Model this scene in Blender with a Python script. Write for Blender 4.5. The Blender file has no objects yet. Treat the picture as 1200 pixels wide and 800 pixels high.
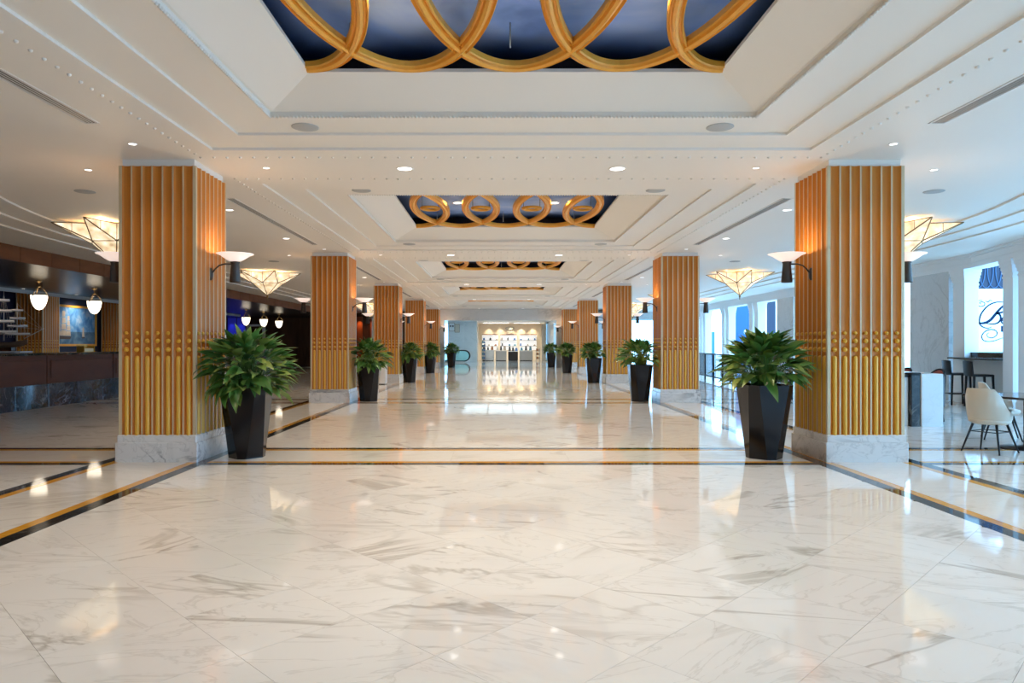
import bpy, math, random
from mathutils import Vector, Matrix
random.seed(7)
PI = math.pi
scene = bpy.context.scene
COL = scene.collection

# ------------------------------------------------------------------ camera
F = 816.0                                  # focal length in pixels of the 1200x800 frame
cam_d = bpy.data.cameras.new('camera'); cam = bpy.data.objects.new('camera', cam_d); COL.objects.link(cam)
cam.location = (0, 0, 1.5); cam.rotation_euler = (PI/2, 0, 0)
cam_d.sensor_width = 36.0; cam_d.lens = F/1200*36; cam_d.shift_x = 16/1200; cam_d.shift_y = 3.5/1200
cam_d.clip_start = 0.05; cam_d.clip_end = 400
scene.camera = cam

# ------------------------------------------------------------------ world and exposure
world = bpy.data.worlds.new('world'); scene.world = world; world.use_nodes = True
bg = world.node_tree.nodes['Background']
bg.inputs[0].default_value = (0.27, 0.60, 1.0, 1); bg.inputs[1].default_value = 7.0
scene.view_settings.view_transform = 'Standard'; scene.view_settings.look = 'None'
scene.view_settings.gamma = 1; scene.view_settings.use_curve_mapping = False
scene.view_settings.exposure = 0.25
scene.cycles.max_bounces = 8; scene.cycles.diffuse_bounces = 5; scene.cycles.glossy_bounces = 4; scene.cycles.caustics_reflective = False; scene.cycles.caustics_refractive = False
P_BEAM, P_SKY, P_AISLE, P_SMALL, P_SCONCE, P_CHAND = 260, 150, 150, 20, 9, 24
WARM = (1.0, 0.80, 0.58); NEUT = (1.0, 0.85, 0.66)

# ------------------------------------------------------------------ mesh helpers
class MB:
    def __init__(s): s.v = []; s.f = []; s.m = []; s.s = []
    def add(s, vs, fs, mi=0, sm=False):
        b = len(s.v); s.v += [tuple(p) for p in vs]
        for f in fs: s.f.append([b+i for i in f]); s.m.append(mi); s.s.append(sm)
        return s
    def quad(s, a, b, c, d, mi=0): return s.add([a, b, c, d], [(0,1,2,3)], mi)
    def poly(s, pts, mi=0): return s.add(pts, [tuple(range(len(pts)))], mi)
    def box(s, x0, x1, y0, y1, z0, z1, mi=0):
        v = [(x,y,z) for z in (z0,z1) for x,y in ((x0,y0),(x1,y0),(x1,y1),(x0,y1))]
        return s.add(v, [(3,2,1,0),(4,5,6,7),(0,1,5,4),(1,2,6,5),(2,3,7,6),(3,0,4,7)], mi)
    def cbox(s, x0, x1, y0, y1, z0, z1, c=0.01, mi=0):
        """box whose upper and vertical edges are chamfered"""
        def ring(i, z): return [(x0+i,y0+c,z),(x0+c,y0+i,z),(x1-c,y0+i,z),(x1-i,y0+c,z),(x1-i,y1-c,z),(x1-c,y1-i,z),(x0+c,y1-i,z),(x0+i,y1-c,z)]
        def ins(z): return [(x0+c,y0+2*c,z),(x0+2*c,y0+c,z),(x1-2*c,y0+c,z),(x1-c,y0+2*c,z),(x1-c,y1-2*c,z),(x1-2*c,y1-c,z),(x0+2*c,y1-c,z),(x0+c,y1-2*c,z)]
        return s.loft([ring(0,z0), ring(0,z1-c), ins(z1)], mi=mi)
    def loft(s, rings, mi=0, cap=True, sm=False, closed=True):
        n = len(rings[0]); v = [p for r in rings for p in r]; f = []
        for k in range(len(rings)-1):
            for i in range(n if closed else n-1):
                j = (i+1) % n; f.append((k*n+i, k*n+j, (k+1)*n+j, (k+1)*n+i))
        if cap:
            f.append(tuple(reversed(range(n)))); f.append(tuple((len(rings)-1)*n+i for i in range(n)))
        return s.add(v, f, mi, sm)
    def prism(s, pts, z0, z1, mi=0): return s.loft([[(x,y,z0) for x,y in pts], [(x,y,z1) for x,y in pts]], mi)
    def lathe(s, prof, n=24, c=(0,0,0), mi=0, sm=True, cap=False):
        rings = [[(c[0]+r*math.cos(2*PI*i/n), c[1]+r*math.sin(2*PI*i/n), c[2]+z) for i in range(n)] for r, z in prof]
        return s.loft(rings, mi, cap, sm)
    def tube(s, path, r, n=8, mi=0, sm=True, closed=False):
        path = [Vector(p) for p in path]; rr = r if isinstance(r, (list,tuple)) else [r]*len(path)
        rings = []; up = None
        for i, p in enumerate(path):
            if closed: t = path[(i+1)%len(path)] - path[i-1]
            else: t = path[min(i+1,len(path)-1)] - path[max(i-1,0)]
            t.normalize()
            if up is None:
                up = Vector((0,0,1)) if abs(t.z) < .9 else Vector((1,0,0))
            a = t.cross(up)
            if a.length < 1e-5: a = t.orthogonal()
            a.normalize(); b = a.cross(t); up = b
            rings.append([tuple(p + (a*math.cos(2*PI*k/n) + b*math.sin(2*PI*k/n))*rr[i]) for k in range(n)])
        if closed: rings.append(rings[0])
        return s.loft(rings, mi, not closed, sm)
    def sphere(s, c, r, n=10, k=6, mi=0, sz=1.0):
        return s.lathe([(max(1e-4, r*math.sin(PI*i/k)), -r*sz*math.cos(PI*i/k)) for i in range(k+1)], n, c, mi)
    def mesh(s, name, mats):
        me = bpy.data.meshes.new(name); me.from_pydata(s.v, [], s.f)
        for m in (mats if isinstance(mats, (list,tuple)) else [mats]): me.materials.append(m)
        me.polygons.foreach_set('material_index', s.m); me.polygons.foreach_set('use_smooth', s.s)
        me.update(); return me
    def build(s, name, mats, parent=None, loc=(0,0,0), rz=0):
        return link(name, s.mesh(name, mats), parent, loc, rz)

def link(name, me, parent=None, loc=(0,0,0), rz=0):
    o = bpy.data.objects.new(name, me); COL.objects.link(o)
    o.parent = parent; o.location = loc; o.rotation_euler = (0,0,rz); return o
def thing(name, label, cat, loc=(0,0,0), rz=0, group=None):
    return tag(link(name, None, None, loc, rz), label, cat, group)
def tag(o, label, cat, group=None):
    o['label'] = label; o['category'] = cat
    if group: o['group'] = group
    return o
def struct(o, label=None):
    o['kind'] = 'structure'
    if label: o['label'] = label
    return o
def stuff(o): o['kind'] = 'stuff'; return o
def copy_tree(o, loc, rz=None, label=None, parent=None):
    c = o.copy(); COL.objects.link(c); c.parent = parent
    if loc is not None: c.location = loc
    if rz is not None: c.rotation_euler = (0,0,rz)
    if label: c['label'] = label
    for ch in list(o.children): copy_tree(ch, None, None, None, c)
    return c
def lamp(kind, name, parent, loc, power, color, size=.05, spot=150, rot=(0,0,0)):
    l = bpy.data.lights.new(name, kind); l.energy = power; l.color = color
    if kind in ('POINT','SPOT'): l.shadow_soft_size = size
    if kind == 'SPOT': l.spot_size = math.radians(spot); l.spot_blend = 1.0
    o = bpy.data.objects.new(name, l); COL.objects.link(o); o.parent = parent; o.location = loc; o.rotation_euler = rot
    return o
ORD = ['nearest', 'second', 'third', 'fourth', 'farthest']

# ------------------------------------------------------------------ materials
def new_mat(name):
    m = bpy.data.materials.new(name); m.use_nodes = True; nt = m.node_tree
    return m, nt, nt.nodes['Principled BSDF']
def N(nt, typ, **kw):
    n = nt.nodes.new(typ)
    for k, v in kw.items():
        if k.startswith('_'): setattr(n, k[1:], v)
        else: n.inputs[k.replace('_',' ')].default_value = v
    return n
def mathn(nt, op, a, b=0.0, c=None):
    n = nt.nodes.new('ShaderNodeMath'); n.operation = op
    for i, x in enumerate((a, b) if c is None else (a, b, c)):
        if isinstance(x, (int,float)): n.inputs[i].default_value = x
        else: nt.links.new(x, n.inputs[i])
    return n.outputs[0]
def mixc(nt, fac, a, b):
    n = nt.nodes.new('ShaderNodeMix'); n.data_type = 'RGBA'
    for s, x in ((n.inputs[0],fac),(n.inputs[6],a),(n.inputs[7],b)):
        if isinstance(x, (int,float)): s.default_value = x
        elif isinstance(x, tuple): s.default_value = (*x,1) if len(x)==3 else x
        else: nt.links.new(x, s)
    return n.outputs[2]
def plain(name, col, rough=.5, metal=0., var=.06, scale=6., emit=None, es=0., spec=.5, coat=0.):
    m, nt, b = new_mat(name)
    tc = N(nt,'ShaderNodeTexCoord'); no = N(nt,'ShaderNodeTexNoise', Scale=scale, Detail=4.)
    nt.links.new(tc.outputs['Object'], no.inputs['Vector'])
    nt.links.new(mixc(nt, no.outputs[0], tuple(max(0,c*(1-var)) for c in col), tuple(min(1,c*(1+var)) for c in col)), b.inputs['Base Color'])
    b.inputs['Roughness'].default_value = rough; b.inputs['Metallic'].default_value = metal
    b.inputs['Specular IOR Level'].default_value = spec
    if coat: b.inputs['Coat Weight'].default_value = coat; b.inputs['Coat Roughness'].default_value = .08
    if emit: b.inputs['Emission Color'].default_value = (*emit,1); b.inputs['Emission Strength'].default_value = es
    return m
def marble(name, base, vein, rough=.05, scale=1.0, amount=.7, tint=None, thin=.035, mottled=.25, spec=.5):
    m, nt, b = new_mat(name)
    g = N(nt,'ShaderNodeNewGeometry'); oi = N(nt,'ShaderNodeObjectInfo'); at = N(nt,'ShaderNodeAttribute', _attribute_name='rnd')
    r = mathn(nt,'ADD', oi.outputs['Random'], at.outputs['Fac'])
    rot = N(nt,'ShaderNodeVectorRotate', _rotation_type='Z_AXIS'); nt.links.new(g.outputs['Position'], rot.inputs['Vector'])
    nt.links.new(mathn(nt,'MULTIPLY', mathn(nt,'SUBTRACT',r,.5), 1.5), rot.inputs['Angle'])
    off = N(nt,'ShaderNodeCombineXYZ'); nt.links.new(mathn(nt,'MULTIPLY',r,57.), off.inputs[0]); nt.links.new(mathn(nt,'MULTIPLY',r,31.), off.inputs[2])
    add = N(nt,'ShaderNodeVectorMath', _operation='ADD'); nt.links.new(rot.outputs[0], add.inputs[0]); nt.links.new(off.outputs[0], add.inputs[1])
    sc = N(nt,'ShaderNodeVectorMath', _operation='MULTIPLY'); nt.links.new(add.outputs[0], sc.inputs[0]); sc.inputs[1].default_value = (.45*scale,1.35*scale,scale)
    def ridge(s, w, det, dist):
        n = N(nt,'ShaderNodeTexNoise', Scale=s, Detail=det, Roughness=.55, Distortion=dist); nt.links.new(sc.outputs[0], n.inputs['Vector'])
        a = mathn(nt,'ABSOLUTE', mathn(nt,'SUBTRACT', n.outputs[0], .5))
        mr = N(nt,'ShaderNodeMapRange', _interpolation_type='SMOOTHSTEP'); nt.links.new(a, mr.inputs[0])
        mr.inputs[1].default_value = 0; mr.inputs[2].default_value = w; mr.inputs[3].default_value = 1; mr.inputs[4].default_value = 0
        return mr.outputs[0]
    big = N(nt,'ShaderNodeTexNoise', Scale=.9, Detail=3.); nt.links.new(sc.outputs[0], big.inputs['Vector'])
    mask = N(nt,'ShaderNodeMapRange'); nt.links.new(big.outputs[0], mask.inputs[0]); mask.inputs[1].default_value = .42; mask.inputs[2].default_value = .62
    v = mathn(nt,'MULTIPLY', ridge(.8, thin, 5., 1.2), mask.outputs[0])
    v2 = mathn(nt,'MULTIPLY', ridge(2.4, thin*.7, 6., 1.5), .35)
    cl = N(nt,'ShaderNodeTexNoise', Scale=1.6, Detail=5., Roughness=.65, Distortion=1.); nt.links.new(sc.outputs[0], cl.inputs['Vector'])
    cm = N(nt,'ShaderNodeMapRange'); nt.links.new(cl.outputs[0], cm.inputs[0]); cm.inputs[1].default_value = .5; cm.inputs[2].default_value = .78; cm.inputs[4].default_value = mottled
    tot = mathn(nt,'MINIMUM', mathn(nt,'MULTIPLY', mathn(nt,'ADD', mathn(nt,'ADD', v, v2), cm.outputs[0]), amount), 1.0)
    tnt = mixc(nt, mathn(nt,'FRACT', mathn(nt,'MULTIPLY', r, 7.)), tuple(c*.95 for c in base), base)
    nt.links.new(mixc(nt, tot, tnt, vein), b.inputs['Base Color'])
    b.inputs['Roughness'].default_value = rough; b.inputs['Specular IOR Level'].default_value = spec
    return m
def wood(name, a, b_, rough=.35, sx=30., sz=1.2, axis='z', spec=.5):
    m, nt, b = new_mat(name)
    tc = N(nt,'ShaderNodeTexCoord'); mp = N(nt,'ShaderNodeMapping'); nt.links.new(tc.outputs['Object'], mp.inputs[0])
    mp.inputs['Scale'].default_value = (sx,sx,sz) if axis=='z' else (sx,sz,sx)
    no = N(nt,'ShaderNodeTexNoise', Scale=1., Detail=6., Roughness=.6, Distortion=.4); nt.links.new(mp.outputs[0], no.inputs['Vector'])
    oi = N(nt,'ShaderNodeObjectInfo')
    f = mathn(nt,'ADD', mathn(nt,'MULTIPLY', mathn(nt,'SUBTRACT',no.outputs[0],.5), 1.6), mathn(nt,'ADD', mathn(nt,'MULTIPLY', oi.outputs['Random'], .2), .4))
    nt.links.new(mixc(nt, f, a, b_), b.inputs['Base Color']); b.inputs['Roughness'].default_value = rough; b.inputs['Specular IOR Level'].default_value = spec
    return m
M = {}
M['tile'] = marble('floor_marble', (.82,.795,.755), (.37,.33,.28), rough=.045, amount=.60, thin=.028, scale=.8, mottled=.18)
M['slab'] = marble('band_marble', (.82,.785,.73), (.48,.42,.35), rough=.05, amount=.4)
M['black_stone'] = marble('black_inlay_marble', (.018,.018,.02), (.30,.27,.22), rough=.05, amount=.35, scale=2.)
M['gold_stone'] = marble('golden_inlay_marble', (.72,.35,.04), (.50,.23,.025), rough=.06, amount=.8, scale=3.)
M['base_marble'] = marble('column_base_marble', (.70,.69,.67), (.24,.24,.24), rough=.1, amount=.75, scale=1.6)
M['wall_marble'] = marble('wall_marble', (.60,.62,.63), (.36,.37,.38), rough=.22, amount=.5, scale=.9)
M['pale_marble'] = marble('pale_marble', (.74,.78,.79), (.5,.54,.55), rough=.2, amount=.35, scale=.8)
M['grout'] = plain('grout', (.55,.51,.46), .8)
M['ceil'] = plain('ceiling_paint', (.80,.765,.705), .55, var=.015, scale=.7)
M['trim'] = plain('white_trim_paint', (.80,.82,.83), .4, var=.015)
M['gold_ring'] = plain('gilded_plaster', (.86,.40,.050), .40, .1, var=.12, scale=12.)
M['rod_dark'] = plain('dark_steel', (.08,.08,.09), .4, .7)
M['wood'] = wood('column_wood', (.43,.132,.012), (.61,.215,.025), .40, 26., .8, 'z', .3)
M['fillet'] = plain('edge_lit_fillet', (.60,.48,.30), .3, .15)  # light caught on the fillet edges is put into this pale colour
M['gold'] = plain('gold_leaf', (.74,.39,.04), .36, .1, var=.05, scale=8.)
M['bronze'] = plain('dark_bronze', (.075,.062,.055), .42, .6)
M['brass'] = plain('antique_brass', (.30,.20,.09), .35, .7)
M['pot'] = plain('black_lacquer', (.010,.010,.012), .14, var=.05, spec=.28)
M['soil'] = plain('soil', (.05,.035,.02), .9)
M['dark_wood'] = wood('dark_wood', (.055,.022,.012), (.13,.055,.028), .25, 3., .6)
M['fascia_wood'] = wood('fascia_wood', (.13,.042,.014), (.22,.078,.026), .55, 5., 1.5, 'y', .15)
M['desk_wood'] = wood('desk_wood', (.06,.019,.010), (.11,.036,.018), .5, 3., 1.2, 'y', .15)
M['soffit'] = plain('dark_glossy_soffit', (.030,.026,.027), .27, spec=.4)
M['navy'] = plain('navy_paint', (.012,.016,.05), .5)
M['black'] = plain('black_plastic', (.010,.011,.013), .45, spec=.35)
M['cream'] = plain('cream_leather', (.66,.59,.49), .5)
M['red'] = plain('brick_red_fabric', (.35,.07,.045), .75)
M['table'] = plain('dark_table_top', (.035,.028,.026), .12)
M['vent'] = plain('grey_aluminium', (.45,.45,.44), .45, .3)
M['void'] = plain('vent_shadow', (.015,.015,.015), .8)
M['grille'] = plain('speaker_grille', (.42,.43,.43), .7)
M['lens'] = plain('lit_lens', (.9,.9,.9), .4, emit=(1,.95,.88), es=3.)
M['bowl'] = plain('lit_alabaster', (.85,.76,.70), .4, emit=(1,.80,.70), es=.62)
M['pend'] = plain('lit_opal_glass', (.9,.85,.75), .3, emit=(1,.86,.66), es=2.0)
M['white_metal'] = plain('white_metal', (.75,.74,.72), .4)
def panel_mat():
    m, nt, b = new_mat('lit_mica_panel')
    tc = N(nt,'ShaderNodeTexCoord'); no = N(nt,'ShaderNodeTexNoise', Scale=5., Detail=5.); nt.links.new(tc.outputs['Object'], no.inputs['Vector'])
    mr = N(nt,'ShaderNodeMapRange'); nt.links.new(no.outputs[0], mr.inputs[0]); mr.inputs[1].default_value=.3; mr.inputs[2].default_value=.72
    nt.links.new(mixc(nt, mr.outputs[0], (.95,.66,.34), (1.,.90,.70)), b.inputs['Emission Color'])
    nt.links.new(mathn(nt,'MULTIPLY_ADD', mr.outputs[0], .8, .40), b.inputs['Emission Strength'])
    b.inputs['Base Color'].default_value = (.6,.45,.25,1); b.inputs['Roughness'].default_value = .4
    return m
M['mica'] = panel_mat()
def mural_mat():
    m, nt, b = new_mat('painted_sky_rim_shade')
    tc = N(nt,'ShaderNodeTexCoord'); mp = N(nt,'ShaderNodeMapping'); nt.links.new(tc.outputs['Object'], mp.inputs[0]); mp.inputs['Scale'].default_value = (.55,.8,1)
    no = N(nt,'ShaderNodeTexNoise', Scale=.9, Detail=7., Roughness=.52, Distortion=.7); nt.links.new(mp.outputs[0], no.inputs['Vector'])
    cr = N(nt,'ShaderNodeValToRGB'); nt.links.new(no.outputs[0], cr.inputs[0]); e = cr.color_ramp.elements
    e[0].position=.34; e[0].color=(.07,.16,.48,1); e[1].position=.72; e[1].color=(.54,.68,1.0,1)
    k = cr.color_ramp.elements.new(.5); k.color=(.24,.40,.86,1)
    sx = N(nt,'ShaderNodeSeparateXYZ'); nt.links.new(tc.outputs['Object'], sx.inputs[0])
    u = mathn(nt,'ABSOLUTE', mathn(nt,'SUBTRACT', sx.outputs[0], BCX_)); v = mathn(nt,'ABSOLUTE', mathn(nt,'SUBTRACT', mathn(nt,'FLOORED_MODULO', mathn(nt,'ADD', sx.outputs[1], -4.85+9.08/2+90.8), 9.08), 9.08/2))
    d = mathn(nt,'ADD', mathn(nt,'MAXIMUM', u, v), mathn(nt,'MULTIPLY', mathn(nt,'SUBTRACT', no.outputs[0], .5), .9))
    rim_shade = N(nt,'ShaderNodeMapRange', _interpolation_type='SMOOTHSTEP'); nt.links.new(d, rim_shade.inputs[0]); rim_shade.inputs[1].default_value = 1.5; rim_shade.inputs[2].default_value = 2.3  # shade at the recess edges, painted into the mural colour
    nt.links.new(mixc(nt, rim_shade.outputs[0], cr.outputs[0], (.03,.08,.24)), b.inputs['Base Color']); b.inputs['Roughness'].default_value=.7
    return m
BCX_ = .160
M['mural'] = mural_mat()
def leaf_mat():
    m, nt, b = new_mat('glossy_leaf')
    oi = N(nt,'ShaderNodeObjectInfo'); at = N(nt,'ShaderNodeAttribute', _attribute_name='rnd'); r = mathn(nt,'FRACT', mathn(nt,'ADD', oi.outputs['Random'], at.outputs['Fac']))
    tc = N(nt,'ShaderNodeTexCoord'); no = N(nt,'ShaderNodeTexNoise', Scale=14., Detail=3.); nt.links.new(tc.outputs['Object'], no.inputs['Vector'])
    cr = N(nt,'ShaderNodeValToRGB'); nt.links.new(r, cr.inputs[0]); e = cr.color_ramp.elements
    e[0].position=0; e[0].color=(.03,.105,.025,1); e[1].position=1; e[1].color=(.36,.42,.10,1)
    k = cr.color_ramp.elements.new(.55); k.color=(.075,.21,.038,1)
    nt.links.new(mixc(nt, mathn(nt,'MULTIPLY',no.outputs[0],.45), cr.outputs[0], (.16,.27,.06)), b.inputs['Base Color'])
    b.inputs['Roughness'].default_value=.28
    return m
M['leaf'] = leaf_mat()
def painting_mat(name, kind):
    m, nt, b = new_mat(name)
    tc = N(nt,'ShaderNodeTexCoord'); no = N(nt,'ShaderNodeTexNoise', Scale=3., Detail=6., Distortion=.6); nt.links.new(tc.outputs['Object'], no.inputs['Vector'])
    cr = N(nt,'ShaderNodeValToRGB'); nt.links.new(no.outputs[0], cr.inputs[0]); e = cr.color_ramp.elements
    a, c, d = {'sky': ((.04,.16,.42),(.12,.34,.62),(.45,.58,.70)), 'sea': ((.03,.08,.16),(.07,.17,.28),(.20,.32,.40))}[kind]
    e[0].position=.3; e[0].color=(*a,1); e[1].position=.72; e[1].color=(*d,1); k=e.new(.5); k.color=(*c,1)
    nt.links.new(cr.outputs[0], b.inputs['Base Color']); b.inputs['Roughness'].default_value=.5
    return m

# ------------------------------------------------------------------ plan constants
CX = .172                                    # hall centre line
PITCH = 9.08; ROW0 = 9.395                   # column rows
ROWS = [ROW0 + PITCH*k for k in range(5)]
CW = .987; COLX = (-4.36, 4.70)
Z0 = 3.872                                   # main soffit
YN = -9.5; YF = 46.9
def flare(y): return .61*math.exp(-(max(y,10.8)-12.3)/2.7)
def stepx(side, k, y):                       # the three curved ceiling steps of each aisle
    base = (9.07, 9.59, 10.11)[k]
    return CX + side*(base - flare(y))

# ------------------------------------------------------------------ floor
floor = struct(MB().box(-22, 40, -12, 75, -.3, -.012).build('floor', M['grout']), 'polished marble floor with black and gold inlay bands')
def clip(poly, x0, x1, y0, y1):
    for ax, lim, sgn in ((0,x0,1),(0,x1,-1),(1,y0,1),(1,y1,-1)):
        out = []
        for i in range(len(poly)):
            p, q = poly[i], poly[(i+1)%len(poly)]
            dp, dq = sgn*(p[ax]-lim), sgn*(q[ax]-lim)
            if dp >= 0: out.append(p)
            if dp*dq < 0:
                t = dp/(dp-dq); out.append((p[0]+(q[0]-p[0])*t, p[1]+(q[1]-p[1])*t))
        poly = out
        if len(poly) < 3: return []
    return poly
def shrink(poly, g):
    cx = sum(p[0] for p in poly)/len(poly); cy = sum(p[1] for p in poly)/len(poly); out = []
    for x, y in poly:
        d = math.hypot(x-cx, y-cy); k = max(.6, 1-g/max(d,1e-3)); out.append((cx+(x-cx)*k, cy+(y-cy)*k))
    return out
D = .95
def area(p): return abs(sum(p[i][0]*p[(i+1)%len(p)][1]-p[(i+1)%len(p)][0]*p[i][1] for i in range(len(p))))/2
cells = []
bandx = [(-5.10,-3.70), (4.0,5.40)]; bh = .72
ybands = [(r-bh, r+bh) for r in [ROW0-PITCH]+ROWS]
fx = [(-20,-5.10), (-3.70,4.0), (5.40,20)]
edges = [-9.5] + [e for b in ybands for e in b] + [75]
fy = [(edges[i], edges[i+1]) for i in range(0, len(edges), 2)]
for (x0,x1) in fx:
    for (y0,y1) in fy:
        i0 = int((x0-CX)/(D/2))-2; i1 = int((x1-CX)/(D/2))+2
        j0 = int((y0-4.78)/(D/2))-2; j1 = int((y1-4.78)/(D/2))+2
        for i in range(i0, i1+1):
            for j in range(j0, j1+1):
                if (i+j) % 2 == 0: continue
                cx, cy = CX+i*D/2, 4.78+j*D/2; h = D/2
                p = clip([(cx-h,cy),(cx,cy-h),(cx+h,cy),(cx,cy+h)], x0, x1, y0, y1)
                if p and area(p) > .004:
                    full = len(p)==4 and abs(area(p)-D*D/2) < 1e-4
                    cells.append((cx, cy, p, full))
def in_view(c):
    x, y = c[0], c[1]
    return y > 1.9 and abs(16/F*y + -x) < 0.86*y + .6
vis = sorted([c for c in cells if in_view(c)], key=lambda c: c[1] + .25*abs(c[0]))
near, rest = vis[:292], vis[292:] + [c for c in cells if not in_view(c)]
h = D/2 - .0012
tile_me = MB().prism([(-h,0),(0,-h),(h,0),(0,h)], -.012, 0).mesh('tile', M['tile'])
for cx, cy, p, full in near:
    if full: link('tile', tile_me, floor, (cx,cy,0))
    else: MB().prism([(x-cx,y-cy) for x,y in shrink(p,.0012)], -.012, 0).build('tile', M['tile'], floor, (cx,cy,0))
mb = MB(); rn = []
for cx, cy, p, full in rest:
    r = random.random(); mb.poly([(x,y,0) for x,y in shrink(p,.0012)]); rn += [r]*len(p)
tf = stuff(mb.build('tile_field', M['tile'], floor))
a = tf.data.attributes.new('rnd', 'FLOAT', 'POINT'); a.data.foreach_set('value', rn)
# inlay bands: black, gold, white, gold, black
def strip(name, x0, x1, y0, y1, m): MB().box(x0+.0007, x1-.0007, y0+.0007, y1-.0007, -.012, 0).build(name, M[m], floor)
prof = [(-.70,-.55,'black_inlay','black_stone'), (-.55,-.44,'gold_inlay','gold_stone'), (.44,.55,'gold_inlay','gold_stone'), (.55,.70,'black_inlay','black_stone')]
for (x0,x1) in bandx:
    c = (x0+x1)/2
    for a0, a1, nm, m in prof:
        y = -9.5
        while y < 46:
            strip(nm, c+a0, c+a1, y, min(y+PITCH/4, 46.2), m); y += PITCH/4
    y = -9.5
    while y < 46:
        strip('band_slab', c-.44, c+.44, y, min(y+PITCH/6, 46.2), 'slab'); y += PITCH/6
for r in [ROW0-PITCH] + ROWS:
    for (x0,x1) in ((-11.5,-5.10), (-3.70,4.0), (5.40,12.6)):
        for a0, a1, nm, m in prof:
            s = bh/.70
            n = 4; w = (x1-x0)/n
            for i in range(n): strip(nm, x0+i*w, x0+(i+1)*w, r+a0*s, r+a1*s, m)
        n = 5; w = (x1-x0)/n
        for i in range(n): strip('band_slab', x0+i*w, x0+(i+1)*w, r-.44*bh/.7, r+.44*bh/.7, 'slab')

# ------------------------------------------------------------------ ceiling with stepped coffers
BAYS = [ROW0 - PITCH/2 + PITCH*k for k in range(-1, 5)]        # bay centres, first one lies behind the camera
BAYS = [4.85 + PITCH*k for k in range(-1, 5)]
H0, H1, H2, H3 = 3.655, 3.15, 2.60, 2.03
ZS = [Z0, Z0+.03, Z0+.06]; ZC0 = Z0+.115; ZC1 = 4.19; ZM = 4.46; BCX = .160
mb = MB()
def ring(h_a, h_b, za, zb, yc, mi=0):
    A = [(BCX-h_a,yc-h_a,za),(BCX+h_a,yc-h_a,za),(BCX+h_a,yc+h_a,za),(BCX-h_a,yc+h_a,za)]
    B = [(BCX-h_b,yc-h_b,zb),(BCX+h_b,yc-h_b,zb),(BCX+h_b,yc+h_b,zb),(BCX-h_b,yc+h_b,zb)]
    for i in range(4):
        j = (i+1)%4; mb.quad(A[i], A[j], B[j], B[i], mi)
xl, xr = BCX-H0, BCX+H0
ys = [YN]
for b in BAYS: ys += [b-H0, b+H0]
ys += [YF]
for i in range(0, len(ys), 2): mb.quad((xl,ys[i],Z0),(xr,ys[i],Z0),(xr,ys[i+1],Z0),(xl,ys[i+1],Z0))
for b in BAYS:
    ring(H0,H0,ZS[0],ZS[1],b); ring(H0,H1,ZS[1],ZS[1],b)
    ring(H1,H1,ZS[1],ZS[2],b); ring(H1,H2,ZS[2],ZS[2],b)
    ring(H2,H2,ZS[2],ZC0,b); ring(H2,H2-.03,ZC0,ZC0,b)
    ring(H2-.03,H3,ZC0,ZC1,b); ring(H3,H3,ZC1,ZC1+.035,b)
    ring(H3,H3+.34,ZC1+.035,ZC1+.035,b,1); ring(H3+.34,H3+.34,ZC1+.035,ZM,b,1)
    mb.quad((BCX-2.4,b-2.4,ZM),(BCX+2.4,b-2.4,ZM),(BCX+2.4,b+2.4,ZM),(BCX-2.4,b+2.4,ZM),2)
# aisle ceilings with three curved steps down to the side walls
yy = [YN, 0, 5, 8] + [9+.5*i for i in range(28)] + [25,30,38,50.2]
for side in (-1, 1):
    xin = xl if side < 0 else xr
    for i in range(len(yy)-1):
        ya, yb = yy[i], yy[i+1]
        pa = [xin] + [stepx(side,k,ya) for k in range(3)] + [CX+side*12.6]
        pb = [xin] + [stepx(side,k,yb) for k in range(3)] + [CX+side*12.6]
        for k in range(4):
            z = Z0-.032*k
            mb.quad((pa[k],ya,z),(pa[k+1],ya,z),(pb[k+1],yb,z),(pb[k],yb,z))
            if k < 3: mb.quad((pa[k+1],ya,z),(pa[k+1],ya,z-.032),(pb[k+1],yb,z-.032),(pb[k+1],yb,z))
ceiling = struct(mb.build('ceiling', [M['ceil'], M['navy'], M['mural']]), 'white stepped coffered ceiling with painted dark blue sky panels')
# small studs round every coffer, bead mouldings at the inner edges
mb = MB(); bm_ = MB()
stud_prof = [(.021,0),(.019,-.010),(.011,-.017),(.001,-.019)]
for b in BAYS[1:]:
    hs = BCX+3.93 - BCX; hy = 3.97
    n = 47
    for i in range(n+1):
        t = -1+2*i/n
        for s in (-1,1):
            mb.lathe(stud_prof, 6, (BCX+s*hs, b+t*hy, Z0)); mb.lathe(stud_prof, 6, (BCX+t*hs, b+s*hy, Z0))
    if b < 20:
        n = 130
        for i in range(n+1):
            t = -1+2*i/n
            for s in (-1,1):
                bm_.sphere((BCX+s*(H2+.002), b+t*H2, ZS[2]+.002), .017, 6, 4); bm_.sphere((BCX+t*H2, b+s*(H2+.002), ZS[2]+.002), .017, 6, 4)
stuff(mb.build('ceiling_studs', M['ceil'], ceiling)); stuff(bm_.build('bead_moulding', M['ceil'], ceiling))

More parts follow.
